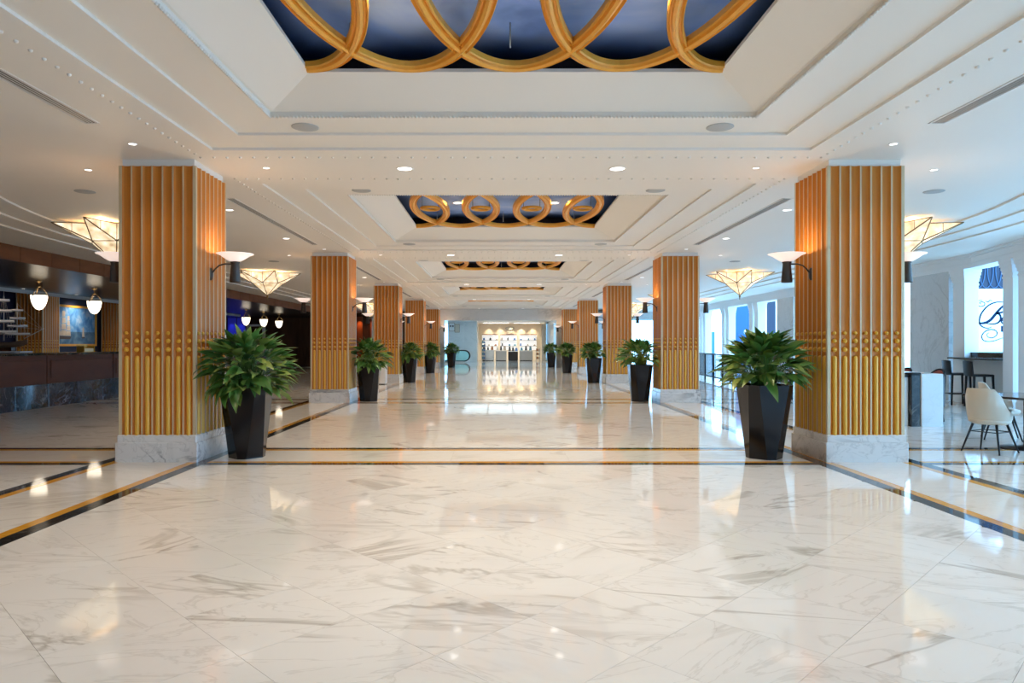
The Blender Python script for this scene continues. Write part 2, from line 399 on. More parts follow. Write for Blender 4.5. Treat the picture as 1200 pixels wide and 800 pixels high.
# gilded interlocking rings hung in each sky panel
RP = [(-.07,.05),(-.07,.0),(-.060,-.016),(-.046,.010),(-.034,.010),(-.024,-.022),(0,-.036),(.024,-.022),(.034,.010),(.046,.010),(.060,-.016),(.07,.0),(.07,.05)]
def ellipse_ring(mb, cx, cy, z, a, b, t0, t1, n, k=1.0):
    rings = []
    closed = abs(t1-t0) > 2*PI-1e-3
    for i in range(n+1):
        t = t0+(t1-t0)*i/n
        p = Vector((cx+a*math.cos(t), cy+b*math.sin(t), z)); nr = Vector((math.cos(t)/a, math.sin(t)/b, 0)).normalized()
        rings.append([tuple(p+nr*u*k+Vector((0,0,w*k))) for u,w in RP])
    mb.loft(rings, 0, not closed, False)
def ring_set(b, label):
    t = thing('ring_ornament', label, 'ceiling ornament', (BCX, b, ZC1), 0, 'gilded ceiling ring ornaments')
    sp = 2*(H3)/4
    for i in range(5):
        c = -H3 + sp*i; mb = MB()
        if i == 0: ellipse_ring(mb, c, 0, 0, .82, H3-.075, -PI/2, PI/2, 40)
        elif i == 4: ellipse_ring(mb, c, 0, 0, .82, H3-.075, PI/2, 3*PI/2, 40)
        else: ellipse_ring(mb, c, 0, .004*i, .82, H3-.075, 0, 2*PI, 80)
        mb.build('oval_ring', M['gold_ring'], t)
    for i in range(4):
        c = -H3 + sp*(i+.5); mb = MB(); ellipse_ring(mb, c, 0, .02, .165, .165, 0, 2*PI, 32, .55)
        o = mb.build('small_ring', M['gold_ring'], t)
        for e in (-.165,.165): MB().tube([(c+e,0,.03),(c+e,0,ZM-ZC1)], .005, 5).build('hanging_wire', M['rod_dark'], o)
    for c in (-H3+sp*.5, -H3+sp*1.95, -H3+sp*3.5):
        for y in (-1.56, 1.56):
            MB().tube([(c,y,.04),(c,y,ZM-ZC1)], .008, 6).build('hanging_rod', M['vent'], t)
    return t
for k, b in enumerate(BAYS[1:]):
    ring_set(b, 'interlocked gilded oval rings hung in the %s blue sky panel of the ceiling' % ORD[k])

# ------------------------------------------------------------------ ceiling fittings
def dl_meshes(r):
    trim = MB().lathe([(r*1.22,0),(r*1.18,-.006),(r*1.0,-.007),(r*.97,-.002)], 24).mesh('trim_ring', M['white_metal'])
    lens = MB().lathe([(.0005,-.003),(r*.97,-.003)], 24).mesh('lens', M['lens'])
    return trim, lens
DLM = {}
def downlight(x, y, z, r, power, label, col=NEUT, spot=150):
    if r not in DLM: DLM[r] = dl_meshes(r)
    t = thing('recessed_downlight', label, 'downlight', (x,y,z), 0, 'recessed ceiling downlights')
    link('trim_ring', DLM[r][0], t); link('lens', DLM[r][1], t)
    if power: lamp('SPOT', 'downlight_lamp', t, (0,0,-.03), power, col, max(.04,r*.8), spot)
SIDE = {-1:'left', 1:'right'}
for k, r in enumerate([ROW0-PITCH]+ROWS):
    lab = ['behind the camera'] + ['between the %s pair of columns' % o for o in ORD]
    for s in (-1,1):
        if k == 0: continue
        downlight(CX+s*1.435, r, Z0, .10, P_BEAM if k < 5 else 0, 'large round downlight in the beam %s, %s one' % (lab[k], SIDE[s]), NEUT, 118)
        downlight(CX+s*3.29, r-.04, Z0, .042, P_SMALL, 'small round downlight in the beam %s, beside the %s column' % (lab[k], SIDE[s]), WARM, 110)
        downlight(CX+s*4.50, r-1.16, Z0, .045, P_SMALL, 'small round downlight just before the %s column of the %s row' % (ORD[k-1], SIDE[s]), WARM, 110)
        downlight(CX+s*5.74, r+.06, Z0, .045, P_SMALL, 'small round downlight in the %s aisle beside the %s column' % (SIDE[s], ORD[k-1]), WARM, 110)
for k, b in enumerate(BAYS):
    nm = 'bay behind' if k == 0 else ORD[k-1]
    for s in (-1,1):
        for e in (-1,1):
            fb = 'near' if e < 0 else 'far'
            if k or e > 0:
                downlight(BCX+s*1.01, b+e*.62, ZM, .09, P_SKY, 'downlight set in the %s sky panel, %s %s one' % (nm, fb, SIDE[s]), NEUT, 112)
                downlight(CX+s*4.92, b+e*1.65, Z0, .072, P_AISLE, 'downlight over the %s aisle in the %s bay, %s one' % (SIDE[s], nm, fb), WARM if s<0 else NEUT, 112)
spk = MB().lathe([(.15,0),(.15,-.006),(.142,-.009),(.0005,-.010)], 24).mesh('grille', M['grille'])
def speaker(x, y, z, label):
    o = tag(link('ceiling_speaker', spk, None, (x,y,z)), label, 'speaker', 'round ceiling speakers')
for k, b in enumerate(BAYS[1:]):
    for s in (-1,1):
        for e in (-1,1):
            if k == 0 and e < 0: continue
            speaker(BCX+s*2.32, b+e*2.94, ZS[2], 'grey round ceiling speaker at the %s %s corner of the %s coffer' % ('near' if e<0 else 'far', SIDE[s], ORD[k]))
for k in range(3):
    for s in (-1,1): speaker(CX+s*6.58, ROWS[k]+1.4, Z0, 'grey round ceiling speaker in the %s aisle past the %s column' % (SIDE[s], ORD[k]))
def vent(x, y0, y1, label, d):
    t = thing('air_vent', label, 'air vent', (x,(y0+y1)/2,Z0), 0, 'linear ceiling air vents'); L = (y1-y0)/2; w = .085
    MB().box(-w,w,-L,L,-.0015,-.0003).build('slot_backing', M['void'], t)
    MB().box(-w,-w+.016,-L,L,-.008,0).box(w-.016,w,-L,L,-.008,0).box(-w,w,-L,-L+.016,-.008,0).box(-w,w,L-.016,L,-.008,0).build('frame', M['white_metal'], t)
    for i in range(4):
        c = -w+.016 + (i+.5)*(2*w-.032)/4
        MB().quad((c+.008*d,-L+.016,-.0025),(c-.006*d,-L+.016,-.007),(c-.006*d,L-.016,-.007),(c+.008*d,L-.016,-.0025)).build('slat', M['vent'], t)
for k, b in enumerate(BAYS[1:]):
    for s in (-1,1):
        vent(CX+s*4.525, b-2.65 if k else b-2.0, b+2.62, 'long linear air vent in the ceiling along the %s side of the %s coffer' % (SIDE[s], ORD[k]), -s)

# ------------------------------------------------------------------ fluted columns
def shaft_ring():
    """plan outline of the fluted shaft; returns points and a flag per edge (1 = pale fillet)"""
    side, flag = [], []
    hw = CW/2; p = .132; x0 = -.462
    pts = [(-hw, 0, 1)]
    for i in range(7):
        a, b = x0+p*i+.010, x0+p*(i+1)-.010
        pts.append((a, 0, 0))
        for q in range(1, 6):
            t = q/6; pts.append((a+(b-a)*t, -.024*math.sin(PI*t)**.6, 0))
        pts.append((b, 0, 1))
    out, fl = [], []
    for r in range(4):
        ang = r*PI/2; ca, sa = math.cos(ang), math.sin(ang)
        for x, d, f in pts:
            px, py = x, -hw-d
            out.append((px*ca-py*sa, px*sa+py*ca)); fl.append(f)
    return out, fl
def shaft_mesh(z0, z1):
    o, fl = shaft_ring(); n = len(o); mb = MB()
    for i in range(n):
        j = (i+1)%n; mb.quad((*o[i],z0),(*o[j],z0),(*o[j],z1),(*o[i],z1), fl[i])
    mb.poly([(x,y,z1) for x,y in o]); return mb.mesh('shaft', [M['wood'], M['fillet']])
rod_me = MB().lathe([(.030,.34),(.030,1.325),(.026,1.342),(.015,1.354),(.001,1.357)], 10).mesh('gold_rod', M['gold'])
def face_pts():
    for r in range(4):
        ca, sa = math.cos(r*PI/2), math.sin(r*PI/2)
        for i in range(7):
            x, y = -.396+.132*i, -(CW/2-.016); yield r, x*ca-y*sa, x*sa+y*ca
bead_mb = MB(); rods_mb = MB()
for r, x, y in face_pts():
    for z, q in ((1.435,.033),(1.545,.031),(1.645,.025)): bead_mb.sphere((x*1.012,y*1.012,z), q, 8, 6)
    rods_mb.lathe([(.030,.34),(.030,1.325),(.026,1.342),(.015,1.354),(.001,1.357)], 8, (x,y,0))
bead_me = bead_mb.mesh('gold_beads', M['gold']); rods_me = rods_mb.mesh('gold_rods', M['gold'])
SH = {}
def column(x, y, label, ztop, detail, cap=True, cat='column'):
    t = thing('fluted_column', label, cat, (x,y,0), 0, 'fluted wooden columns')
    if ztop not in SH: SH[ztop] = shaft_mesh(.34, ztop)
    link('shaft', SH[ztop], t)
    MB().cbox(-.527,.527,-.527,.527,0,.25,.008).build('plinth', M['base_marble'], t)
    MB().cbox(-.510,.510,-.510,.510,.25,.345,.012).build('plinth_moulding', M['base_marble'], t)
    if cap: MB().box(-.46,.46,-.46,.46,ztop,Z0).build('header', M['ceil'], t)
    if detail:
        for r, px, py in face_pts(): link('gold_rod', rod_me, t, (px,py,0))
    else: stuff(link('gold_rods', rods_me, t))
    stuff(link('gold_beads', bead_me, t))
    return t
for s, x in zip((-1,1), COLX):
    for k, y in enumerate(ROWS):
        column(x, y, '%s fluted wooden column with gold rods in the %s row' % (ORD[k], SIDE[s]), 3.785, k < 2)

# wall sconces on the inner and outer faces of the columns
def sconce_proto():
    t = thing('wall_sconce', '', 'wall lamp', (0,0,0), 0, 'uplight sconces on the columns')
    MB().lathe([(.004,-.034),(.05,-.03),(.062,-.018),(.062,.0)], 16).mesh('x', M['bronze'])
    pl = MB()
    rings = []
    for u, k in ((0,1.0),(.018,1.0),(.03,.7),(.034,.3)):
        rings.append([(u, .045*k*math.cos(2*PI*i/20), .085*k*math.sin(2*PI*i/20)) for i in range(20)])
    pl.loft(rings, 0, True, True).build('wall_plate', M['bronze'], t, (0,0,2.45))
    path = [(.02,0,2.46),(.07,0,2.52),(.12,0,2.565),(.19,0,2.585),(.30,0,2.585)]
    MB().tube(path, .011, 8).build('arm', M['bronze'], t)
    MB().lathe([(.002,2.335),(.070,2.335),(.072,2.36),(.052,2.59),(.060,2.60),(.060,2.615),(.03,2.62)], 20, (.335,0,0)).build('stem', M['bronze'], t)
    MB().lathe([(.03,2.618),(.085,2.628),(.135,2.66),(.19,2.70),(.235,2.716),(.242,2.722),(.232,2.722),(.185,2.708),(.13,2.67),(.08,2.64),(.001,2.634)], 32, (.335,0,0)).build('bowl', M['bowl'], t)
    return t
sp0 = sconce_proto(); first = True
for s, x in zip((-1,1), COLX):
    for k, y in enumerate(ROWS):
        for e in (-1,1):                       # e=+1: hall side
            dirx = -s*e; lx = x + dirx*(CW/2-.02); rz = 0 if dirx > 0 else PI
            lab = 'bronze uplight sconce with pale bowl on the %s face of the %s %s column' % ('hall' if e>0 else 'aisle', ORD[k], SIDE[s])
            if first: o = sp0; o.location = (lx,y,0); o.rotation_euler = (0,0,rz); o['label'] = lab; first = False
            else: o = copy_tree(sp0, (lx,y,0), rz, lab)
for o in [q for q in COL.objects if q.name.startswith('wall_sconce')]:
    lamp('POINT', 'sconce_lamp', o, (.335,0,2.685), P_SCONCE, (1,.72,.45), .025)

# ------------------------------------------------------------------ star chandeliers
def chandelier(x, y, rot, label):
    t = thing('star_chandelier', label, 'chandelier', (x,y,Z0), rot, 'faceted star chandeliers')
    R1, R2, zt, zm, za = 1.08, .47, -.062, -.39, -.78
    T = [(R1*math.cos(PI/3*i), R1*math.sin(PI/3*i), zt) for i in range(6)]
    C = [(R2*math.cos(PI/3*(i+.5)), R2*math.sin(PI/3*(i+.5)), zm) for i in range(6)]
    A = (0,0,za)
    def pane(*p): MB().poly(p).build('glass_panel', M['mica'], t)
    for i in range(6):
        j = (i+1)%6
        K = (C[i][0], C[i][1], zt)
        pane(T[i], K, C[i]); pane(T[j], K, C[i]); pane(T[j], C[j], C[i]); pane(C[i], C[j], A)
    bars = MB()
    for i in range(6):
        j = (i+1)%6
        K = (C[i][0], C[i][1], zt)
        for p, q, r in ((T[i],K,.009),(T[j],K,.009),(K,C[i],.010),(T[i],C[i],.012),(T[j],C[i],.012),(C[i],C[j],.010),(C[i],A,.012)): bars.tube([p,q], r, 6)
        for tp in (T[i], T[j]):
            f = .5; bars.tube([tuple(tp[q]*(1-f)+C[i][q]*f for q in range(3)), tuple(tp[q]*(1-f)+K[q]*f for q in range(3))], .006, 5)
    bars.build('bar_frame', M['brass'], t)
    MB().sphere((0,0,za-.03), .035, 12, 8).lathe([(.012,za-.06),(.016,za-.10),(.006,za-.13),(.001,za-.14)], 12).build('finial', M['brass'], t)
    MB().lathe([(.16,0),(.16,-.02),(.05,-.04),(.03,-.5),(.001,-.5)], 20).build('ceiling_plate', M['brass'], t)
    for i in range(3): lamp('POINT', 'chandelier_lamp', t, (.45*math.cos(i*2.1),.45*math.sin(i*2.1),-.16), P_CHAND/3, (1,.66,.30), .06)
for k in (1,2,3,4):
    y = 13.7 + PITCH*(k-1) - (.1 if k > 1 else 0)
    for s in (-1,1):
        chandelier(CX+s*7.69, y, 0 if (k == 2 and s < 0) else PI/6, 'glowing faceted star chandelier over the %s aisle beyond the %s column' % (SIDE[s], ORD[k-1]))

# ------------------------------------------------------------------ potted plants
def pot_mesh():
    mb = MB(); H = .97
    def octa(A, cut, z):   # square of half width A with corners cut
        return [(-A+cut,-A,z),(A-cut,-A,z),(A,-A+cut,z),(A,A-cut,z),(A-cut,A,z),(-A+cut,A,z),(-A,A-cut,z),(-A,-A+cut,z)]
    mb.loft([octa(.225,.165,0), octa(.225,.165,.012), octa(.300,.10,H), octa(.280,.09,H), octa(.270,.09,H-.08)], 0, True)
    return mb.mesh('pot', M['pot'])
pot_me = pot_mesh()
def leaf_shape(L, W, droop, fold):
    vs, fs = [], []; n = 7
    for i in range(n+1):
        t = i/n; w = W*(math.sin(PI*min(1,(t*.93+.05))**.8))*(1-.25*t); w = max(w, .002)
        ang = -droop*t; x = L*(t - .12*droop*t*t); z = -L*droop*.55*t*t
        vs += [(x,-w/2,z+fold*w), (x,0,z), (x,w/2,z+fold*w)]
    for i in range(n):
        b = i*3; fs += [(b,b+1,b+4,b+3),(b+1,b+2,b+5,b+4)]
    return vs, fs
LEAVES = [leaf_shape(.33,.160,.25,.20), leaf_shape(.30,.165,.45,.16), leaf_shape(.35,.150,.7,.2), leaf_shape(.27,.145,.1,.24)]
LM = []
for v, f in LEAVES: LM.append(MB().add(v, f, 0, True).mesh('leaf', M['leaf']))
def plant(x, y, label, n, detail, seed, sx=1.0, droop=0.):
    rnd = random.Random(seed)
    t = thing('potted_plant', label, 'potted plant', (x,y,0), rnd.choice((0,.06,-.05)), 'potted plants lining the hall')
    p = link('pot', pot_me, t)
    MB().poly([(.26*math.cos(2*PI*i/12), .26*math.sin(2*PI*i/12), .92) for i in range(12)]).build('soil', M['soil'], p)
    stems = MB(); fol = MB(); rv = []
    for i in range(n):
        for attempt in range(12):
            az = i*2.39996 + rnd.uniform(-.3,.3) + attempt*.9; u = (i+.5)/n                     # u: 0 = crown top, 1 = lowest outer leaves
            el = math.radians(84 - (96+droop)*u**.85 + rnd.uniform(-11,11))
            rad = (.27 + .14*min(1,u*1.7))*rnd.uniform(.75,1.15)*sx
            c = Vector((0,0,1.04 + .06*(1-u)))
            d = Vector((math.cos(az)*math.cos(el), math.sin(az)*math.cos(el), math.sin(el)*.92))
            base = c + Vector((d.x*rad, d.y*rad, d.z*rad*1.0 + .10))
            tilt = el*.80 + math.radians(rnd.uniform(-18,18)) + .06
            q = rnd.randrange(4) if u < .6 else rnd.choice((1,2,2,0)); sc = rnd.uniform(.62,.98)
            m = Matrix.Translation(base) @ Matrix.Rotation(az+rnd.uniform(-.45,.45),4,'Z') @ Matrix.Rotation(-tilt,4,'Y') @ Matrix.Rotation(rnd.uniform(-.6,.6),4,'X') @ Matrix.Scale(sc,4)
            tips = [m @ Vector((f_*.34,0,-.03)) + Vector((x,y,0)) for f_ in (0,.5,1)]
            cxn = COLX[0] if x < 0 else COLX[1]
            if not any(abs(tp.x-cxn) < .54 and min(abs(tp.y-r_) for r_ in ROWS) < .54 for tp in tips) and all(tp.y < 46.1 for tp in tips): break
        if i % 2 == 0: stems.tube([(d.x*.08,d.y*.08,.9), tuple(c+Vector((d.x*rad*.6,d.y*rad*.6,d.z*rad*.6+.08))), tuple(base)], .006, 5)
        if detail:
            o = link('leaf', LM[q], t); o.matrix_local = m
        else:
            v, f = LEAVES[q]; fol.add([tuple(m @ Vector(p_)) for p_ in v], f, 0, True); rv += [rnd.random()]*len(v)
    stems.build('stems', M['leaf'], t)
    if not detail:
        o = stuff(fol.build('foliage', M['leaf'], t)); a = o.data.attributes.new('rnd','FLOAT','POINT'); a.data.foreach_set('value', rv)
PX = [(-3.36,9.31,3.53,9.25),(-3.44,18.5,3.74,18.4),(-3.51,27.6,3.72,27.3),(-3.58,36.7,3.60,36.6),(-3.07,45.6,3.48,45.7)]
for k, (lx,ly,rx,ry) in enumerate(PX):
    for s, x, y in ((-1,lx,ly),(1,rx,ry)):
        plant(x, y, 'leafy green plant in a tall black faceted pot by the %s %s column' % (ORD[k], SIDE[s]), 285 if k==0 else 200, k < 2, 11+k*2+(s>0), 1.12 if s < 0 and k == 0 else (1.0 if k < 2 else .80), 20. if s < 0 else 6.)

# ------------------------------------------------------------------ left side: reception
XW = -11.12
wl = struct(MB().box(XW-.12,XW-.03,8,50.1,3.42,3.80).build('wall_left', M['dark_wood']), 'dark wooden fascia over the reception')
y = 9.3
while y < 50:
    MB().cbox(XW-.03,XW,y+.004,min(y+1.142,50.0),3.425,3.775,.004).build('fascia_panel', M['fascia_wood'], wl); y += 1.15
struct(MB().box(-22,XW-.12,8,50.1,3.42,3.46).build('ceiling_reception', M['soffit']))
struct(MB().box(-18.0,-17.85,8,44,0,3.42).build('wall_reception', M['navy']))
struct(MB().box(-22,-21.8,43.8,50.1,0,3.9).box(-21.8,-18.0,43.8,44.0,0,3.9).build('wall_reception_end', M['navy']))
struct(MB().box(-22,-5.2,50.1,50.3,0,3.9).build('wall_end_left', M['dark_wood']))
struct(MB().box(-22,22,-9.7,-9.5,0,3.9).build('wall_rear', M['wall_marble']))
struct(MB().box(-18.0,XW-.1,7.8,8.0,0,3.9).box(XW-.2,XW,-9.5,8.0,0,3.9).build('wall_entrance', M['wall_marble']))
# dark wood panels of the end wall
we = bpy.data.objects['wall_end_left']
for i in range(11):
    x0 = -16.6+i*1.03; MB().cbox(x0+.006,x0+1.024,50.06,50.1,.14,3.4,.004).build('wood_panel', M['dark_wood'], we)
for i, (x0,x1) in enumerate(((-19.45,-18.85),(-18.78,-18.2))): MB().box(x0,x1,50.05,50.1,.1,3.4).build('blue_lit_panel', plain('blue_wash_panel',(.02,.03,.30),.5,emit=(.05,.06,.9),es=.12) if i==0 else bpy.data.materials['blue_wash_panel'], we)  # blue lamp wash on the dark wall, put into panel colour and emission
for x in (-19.15,-18.5): lamp('SPOT','blue_wall_lamp',None,(x,49.8,3.3),45,(.25,.3,1),.03,70,(.12,0,0))
d1 = struct(MB().box(-18.1,-17.9,50.0,50.1,0,2.95).box(-16.95,-16.75,50.0,50.1,0,2.95).box(-18.1,-16.75,50.0,50.1,2.80,2.95).build('door_1', M['white_metal']), 'pale door frame in the dark end wall')
MB().box(-17.9,-16.95,50.03,50.08,0,2.8).build('door_leaf', M['dark_wood'], d1)
o_mat = plain('orange_lit_wood',(.36,.10,.03),.4)  # dark wood with the orange lamp light mixed into its base colour
for x in (-9.95,-9.0):
    MB().box(x-.2,x+.2,50.0,50.1,.1,3.5).build('orange_lit_panel', o_mat, we); lamp('SPOT','panel_lamp',None,(x,49.75,3.45),55,(1,.42,.15),.03,75,(.12,0,0))
# reception columns
column(-17.25, 26.1, 'fluted column behind the reception desk, left of the ship painting', 3.42, False, False)
column(-17.25, 31.6, 'fluted column behind the reception desk, right of the ship painting', 3.42, False, False)
# valance with small lamps
val = tag(MB().box(-16.75,-16.65,9,45,3.30,3.42).build('valance', M['grille']), 'grey valance strip running along the dark soffit behind the desk', 'valance')
for i, y in enumerate((22.0,23.9,26.9,28.0,30.2,33.)):
    downlight(-16.3, y, 3.42, .06, 34, 'small spot lamp in the dark reception soffit, number %s from the near end' % ('one','two','three','four','five','six')[i], WARM, 120)
# painting of a sailing ship
PXW = -17.84
pt = thing('ship_painting', 'framed oil painting of a tall sailing ship under blue sky behind the desk', 'painting', (PXW,29.15,2.28))
W2, H2p = 1.58, .76
fr = MB()
for a0,a1,b0,b1 in ((-W2-.09,W2+.09,H2p,H2p+.09),(-W2-.09,W2+.09,-H2p-.09,-H2p),(-W2-.09,-W2,-H2p,H2p),(W2,W2+.09,-H2p,H2p)): fr.box(0,.07,a0,a1,b0,b1)
fr.build('frame', M['gold_ring'], pt)
cv = MB().box(.0,.03,-W2,W2,-.25,H2p).build('canvas', painting_mat('painted_sky','sky'), pt)
MB().box(.0,.031,-W2,W2,-H2p,-.25).build('painted_sea', painting_mat('painted_water','sea'), cv)
pm = MB(); sail = plain('painted_sails',(.62,.50,.36),.6,var=.3); X_ = .0335
for mx, w, hh in ((-.95,.16,.9),(-.62,.20,1.05),(-.30,.15,.85)):
    for q in range(4):
        z0 = -.42+hh*q/4; ww = w*(1-.17*q); pm.quad((X_,mx-ww,z0),(X_,mx+ww,z0),(X_,mx+ww*.82,z0+hh*.22),(X_,mx-ww*.82,z0+hh*.22))
for mx, w, hh in ((.72,.09,.4),):
    pm.quad((X_,mx-w,-.45),(X_,mx+w,-.45),(X_,mx+w*.3,-.45+hh),(X_,mx-w*.3,-.45+hh))
pm.build('painted_sails', sail, cv)
MB().poly([(X_,-1.15,-.42),(X_,-.1,-.45),(X_,-.2,-.56),(X_,-1.08,-.56)]).poly([(X_,.6,-.47),(X_,.86,-.47),(X_,.82,-.52),(X_,.63,-.52)]).build('painted_hulls', plain('painted_hull',(.09,.06,.05),.6), cv)
lamp('SPOT','picture_lamp',pt,(.88,0,1.0),85,(1,.9,.8),.05,95,(0,-math.radians(-50),0))
# desk
XD = -10.85
dk = thing('reception_desk', 'long dark wood reception desk with black marble plinth and counter', 'reception desk', (XD,20,0))
MB().cbox(-.80,.06,-9,14,1.245,1.30,.012).build('counter_top', M['black_stone'], dk)
MB().box(-.70,-.05,-8.9,13.9,0,1.245).build('carcass', M['dark_wood'], dk)
y = -9
while y < 13.9:
    MB().cbox(-.05,0,y+.01,y+2.85,.56,1.245,.01).cbox(.0,.02,y+.12,y+2.74,.68,1.12,.008).build('wood_front', M['desk_wood'], dk)
    y += 2.875
blk = marble('blue_black_marble',(.010,.024,.042),(.26,.32,.38),rough=.06,amount=.6,scale=1.4,thin=.02)
y = -9
while y < 13.9:
    MB().cbox(-.05,.03,y+.004,y+1.145,0,.555,.006).build('marble_panel', blk, dk); y += 1.15
# things on the counter
gb = thing('brass_letter_tray', 'small glowing golden open box on the reception counter', 'tray', (-11.2,18.9,1.30), -.35)
MB().box(-.14,.14,-.16,.16,0,.012).box(-.14,-.128,-.16,.16,.012,.20).box(-.14,.14,-.16,-.148,.012,.16).box(-.14,.14,.148,.16,.012,.16).build('tray_body', M['gold'], gb)
MB().box(-.12,.12,-.14,.14,.012,.10).build('paper_stack', plain('cream_paper',(.8,.7,.45),.7), gb)
# model ship on a plinth behind the desk
sh = thing('model_ship', 'model of a rigged sailing ship on a grey plinth behind the desk', 'model ship', (-13.35,18.8,0))
MB().cbox(-.75,.62,-.25,.25,0,1.32,.01).build('plinth', M['wall_marble'], sh)
MB().box(-.25,.25,-.08,.08,1.32,1.42).build('cradle', M['dark_wood'], sh)
hull = MB(); rings = []
for u, w, zb, zt in ((-.70,.05,1.48,1.62),(-.55,.09,1.44,1.60),(-.2,.11,1.42,1.56),(.2,.10,1.42,1.56),(.5,.06,1.45,1.60),(.64,.012,1.52,1.64)):
    rings.append([(u,-w,zt),(u,-w*.8,(zb+zt)/2),(u,0,zb),(u,w*.8,(zb+zt)/2),(u,w,zt)])
hull.loft(rings); hull.build('hull', plain('ship_hull',(.22,.12,.07),.5), sh)
shipw = plain('ship_rigging',(.72,.64,.56),.6); mm = MB()
for u, hh in ((-.40,2.7),(0,2.95),(.36,2.62)):
    mm.tube([(u,0,1.6),(u,0,hh)], [.014,.006], 6)
mm.tube([(.55,0,1.66),(1.08,0,1.93)], .010, 6).build('masts', shipw, sh)
for u, hh in ((-.40,2.7),(0,2.95),(.36,2.62)):
    for q in range(4):
        z = 1.62+(hh-1.66)*(.2+.22*q); w = .30*(1-.19*q)
        yd = MB().tube([(u-.7*w,-.7*w,z),(u+.7*w,.7*w,z)], .007, 6).build('yard', shipw, sh)
        sl = MB(); rr = []
        for i in range(5):
            v = i/4; zz = z-(hh-1.66)*.055*v; bl = .05*math.sin(PI*v)
            rr.append([(u-.64*w*(1+.1*v)+bl,-.64*w*(1+.1*v)-bl,zz),(u+.04+bl,-.04-bl,zz-.01),(u+.64*w*(1+.1*v)+bl,.64*w*(1+.1*v)-bl,zz)])
        sl.loft(rr,0,False,True,False).build('sail', shipw, yd)
rg = MB()
for u, hh in ((-.40,2.7),(0,2.95),(.36,2.62)):
    for e in (-.22,-.11,.11,.22): rg.tube([(u+e,.08 if e>0 else -.08,1.68),(u,0,hh-.1)], .003, 4)
for z in (2.6,2.25,1.95): rg.tube([(.36,0,z),(1.05,0,1.91)], .003, 4)
rg.build('rigging', shipw, sh)
lamp('SPOT','model_lamp',sh,(.2,-.3,3.38),25,(1,.85,.75),.03,60)
# pendant lamps
def pendant(label):
    t = thing('pendant_lamp', label, 'pendant lamp', (0,0,0), 0, 'bowl pendants over the reception')
    MB().lathe([(.001,-.0),(.09,-.0),(.09,-.02),(.04,-.05),(.012,-.06),(.012,-.16),(.05,-.17),(.05,-.19),(.001,-.2)], 16).build('ceiling_rose', M['brass'], t)
    MB().lathe([(.225,-.42),(.222,-.52),(.20,-.64),(.155,-.76),(.09,-.85),(.001,-.885)], 24).build('glass_bowl', M['pend'], t)
    MB().lathe([(.222,-.40),(.234,-.40),(.234,-.435),(.222,-.435)], 24).build('rim_band', M['brass'], t)
    for i in range(3):
        a = i*2*PI/3+.4; MB().tube([(.045*math.cos(a),.045*math.sin(a),-.18),(.13*math.cos(a),.13*math.sin(a),-.27),(.226*math.cos(a),.226*math.sin(a),-.41)], .010, 6).sphere((.235*math.cos(a),.235*math.sin(a),-.45), .022, 8, 6).build('hanger_arm', M['brass'], t)
    return t
wpos = ['nearest','second','third','fourth','fifth','sixth','seventh','eighth','ninth']
for k in (0,1,2,3,4,6,7,8):
    if k == 0: p0 = pendant(''); o = p0
    else: o = copy_tree(p0, None)
    o.location = (-13.85, 21+2.87*k, 3.42); o['label'] = '%s glowing bowl pendant in the row hanging from the dark reception soffit' % wpos[k]
# white bin beside the third left column
bn = thing('white_podium', 'low plain white podium in front of the third left column', 'podium', (-4.42,26.25,0))
MB().cbox(-.2,.2,-.2,.2,.03,.78,.01).build('body', M['white_metal'], bn); MB().box(-.17,.17,-.17,.17,0,.03).build('foot', M['black'], bn)

# ------------------------------------------------------------------ right side: arcade, street, cafe
def xr_line(y): return 12.0 if y >= 17.6 else 12.0 + (y-17.6)*.225
wr = struct(MB().box(12.1,12.3,46.9,50,0,3.9).build('wall_right', M['pale_marble']), 'white colonnade with paired pilasters on the street side')
rot_n = math.atan(.225)
def pilaster(y, w=.46, d=.36):
    x = xr_line(y); rz = -rot_n if y < 17.6 else 0
    mb = MB(); h = w/2
    mb.box(0,d,-h,h,0,3.12)
    mb.box(-.04,d,-h-.03,h+.03,0,.22); mb.box(-.025,d,-h-.02,h+.02,.22,.30)
    for z0,z1,e in ((3.02,3.06,.015),(3.12,3.20,.02),(3.20,3.28,.035),(3.28,3.36,.055),(3.36,3.44,.07)): mb.box(-e,d+e*.5,-h-e,h+e,z0,z1)
    mb.build('pilaster', M['trim'], wr, (x,y,0), rz)
def entab(y0, y1):
    xa, xb = xr_line(y0), xr_line(y1); mb = MB()
    for z0, z1, e, d in ((3.44,3.56,.03,.42),(3.56,3.70,.05,.42),(3.70,3.74,.10,.42),(3.74,3.80,.16,.42)):
        mb.loft([[(xa-e,y0,z0),(xa+d,y0,z0),(xa+d,y0,z1),(xa-e,y0,z1)],[(xb-e,y1,z0),(xb+d,y1,z0),(xb+d,y1,z1),(xb-e,y1,z1)]])
    mb.build('entablature', M['trim'], wr)
entab(6, 17.6); entab(17.6, 50)
for y in (14.55,15.19,15.87,18.15, 11.2,10.5): pilaster(y)
for y in (24.2,24.9, 32.4,33.1,36.5,37.2,40.6,41.3,44.7,45.4): pilaster(y)
for y0,y1 in ((18.55,20.3),(28.3,30.0)):
    n = 1
    MB().box(12.0,12.42,y0,y1,0,3.44).build('marble_pier', M['wall_marble'], wr)
# end wall of the right aisle
wer = struct(MB().box(5.2,9.2,49.0,49.2,0,3.9).box(9.2,12.4,49.0,49.2,3.2,3.9).box(11.6,12.4,49.0,49.2,0,3.2).build('wall_end_right', M['pale_marble']))
po = thing('framed_poster', 'pale framed poster on the end wall of the right aisle', 'poster', (8.6,48.97,0))
MB().box(-.30,.30,-.03,.02,1.0,2.95).build('frame', M['vent'], po); MB().box(-.26,.26,-.04,-.03,1.05,2.9).build('print', painting_mat('poster_print','sky'), po)
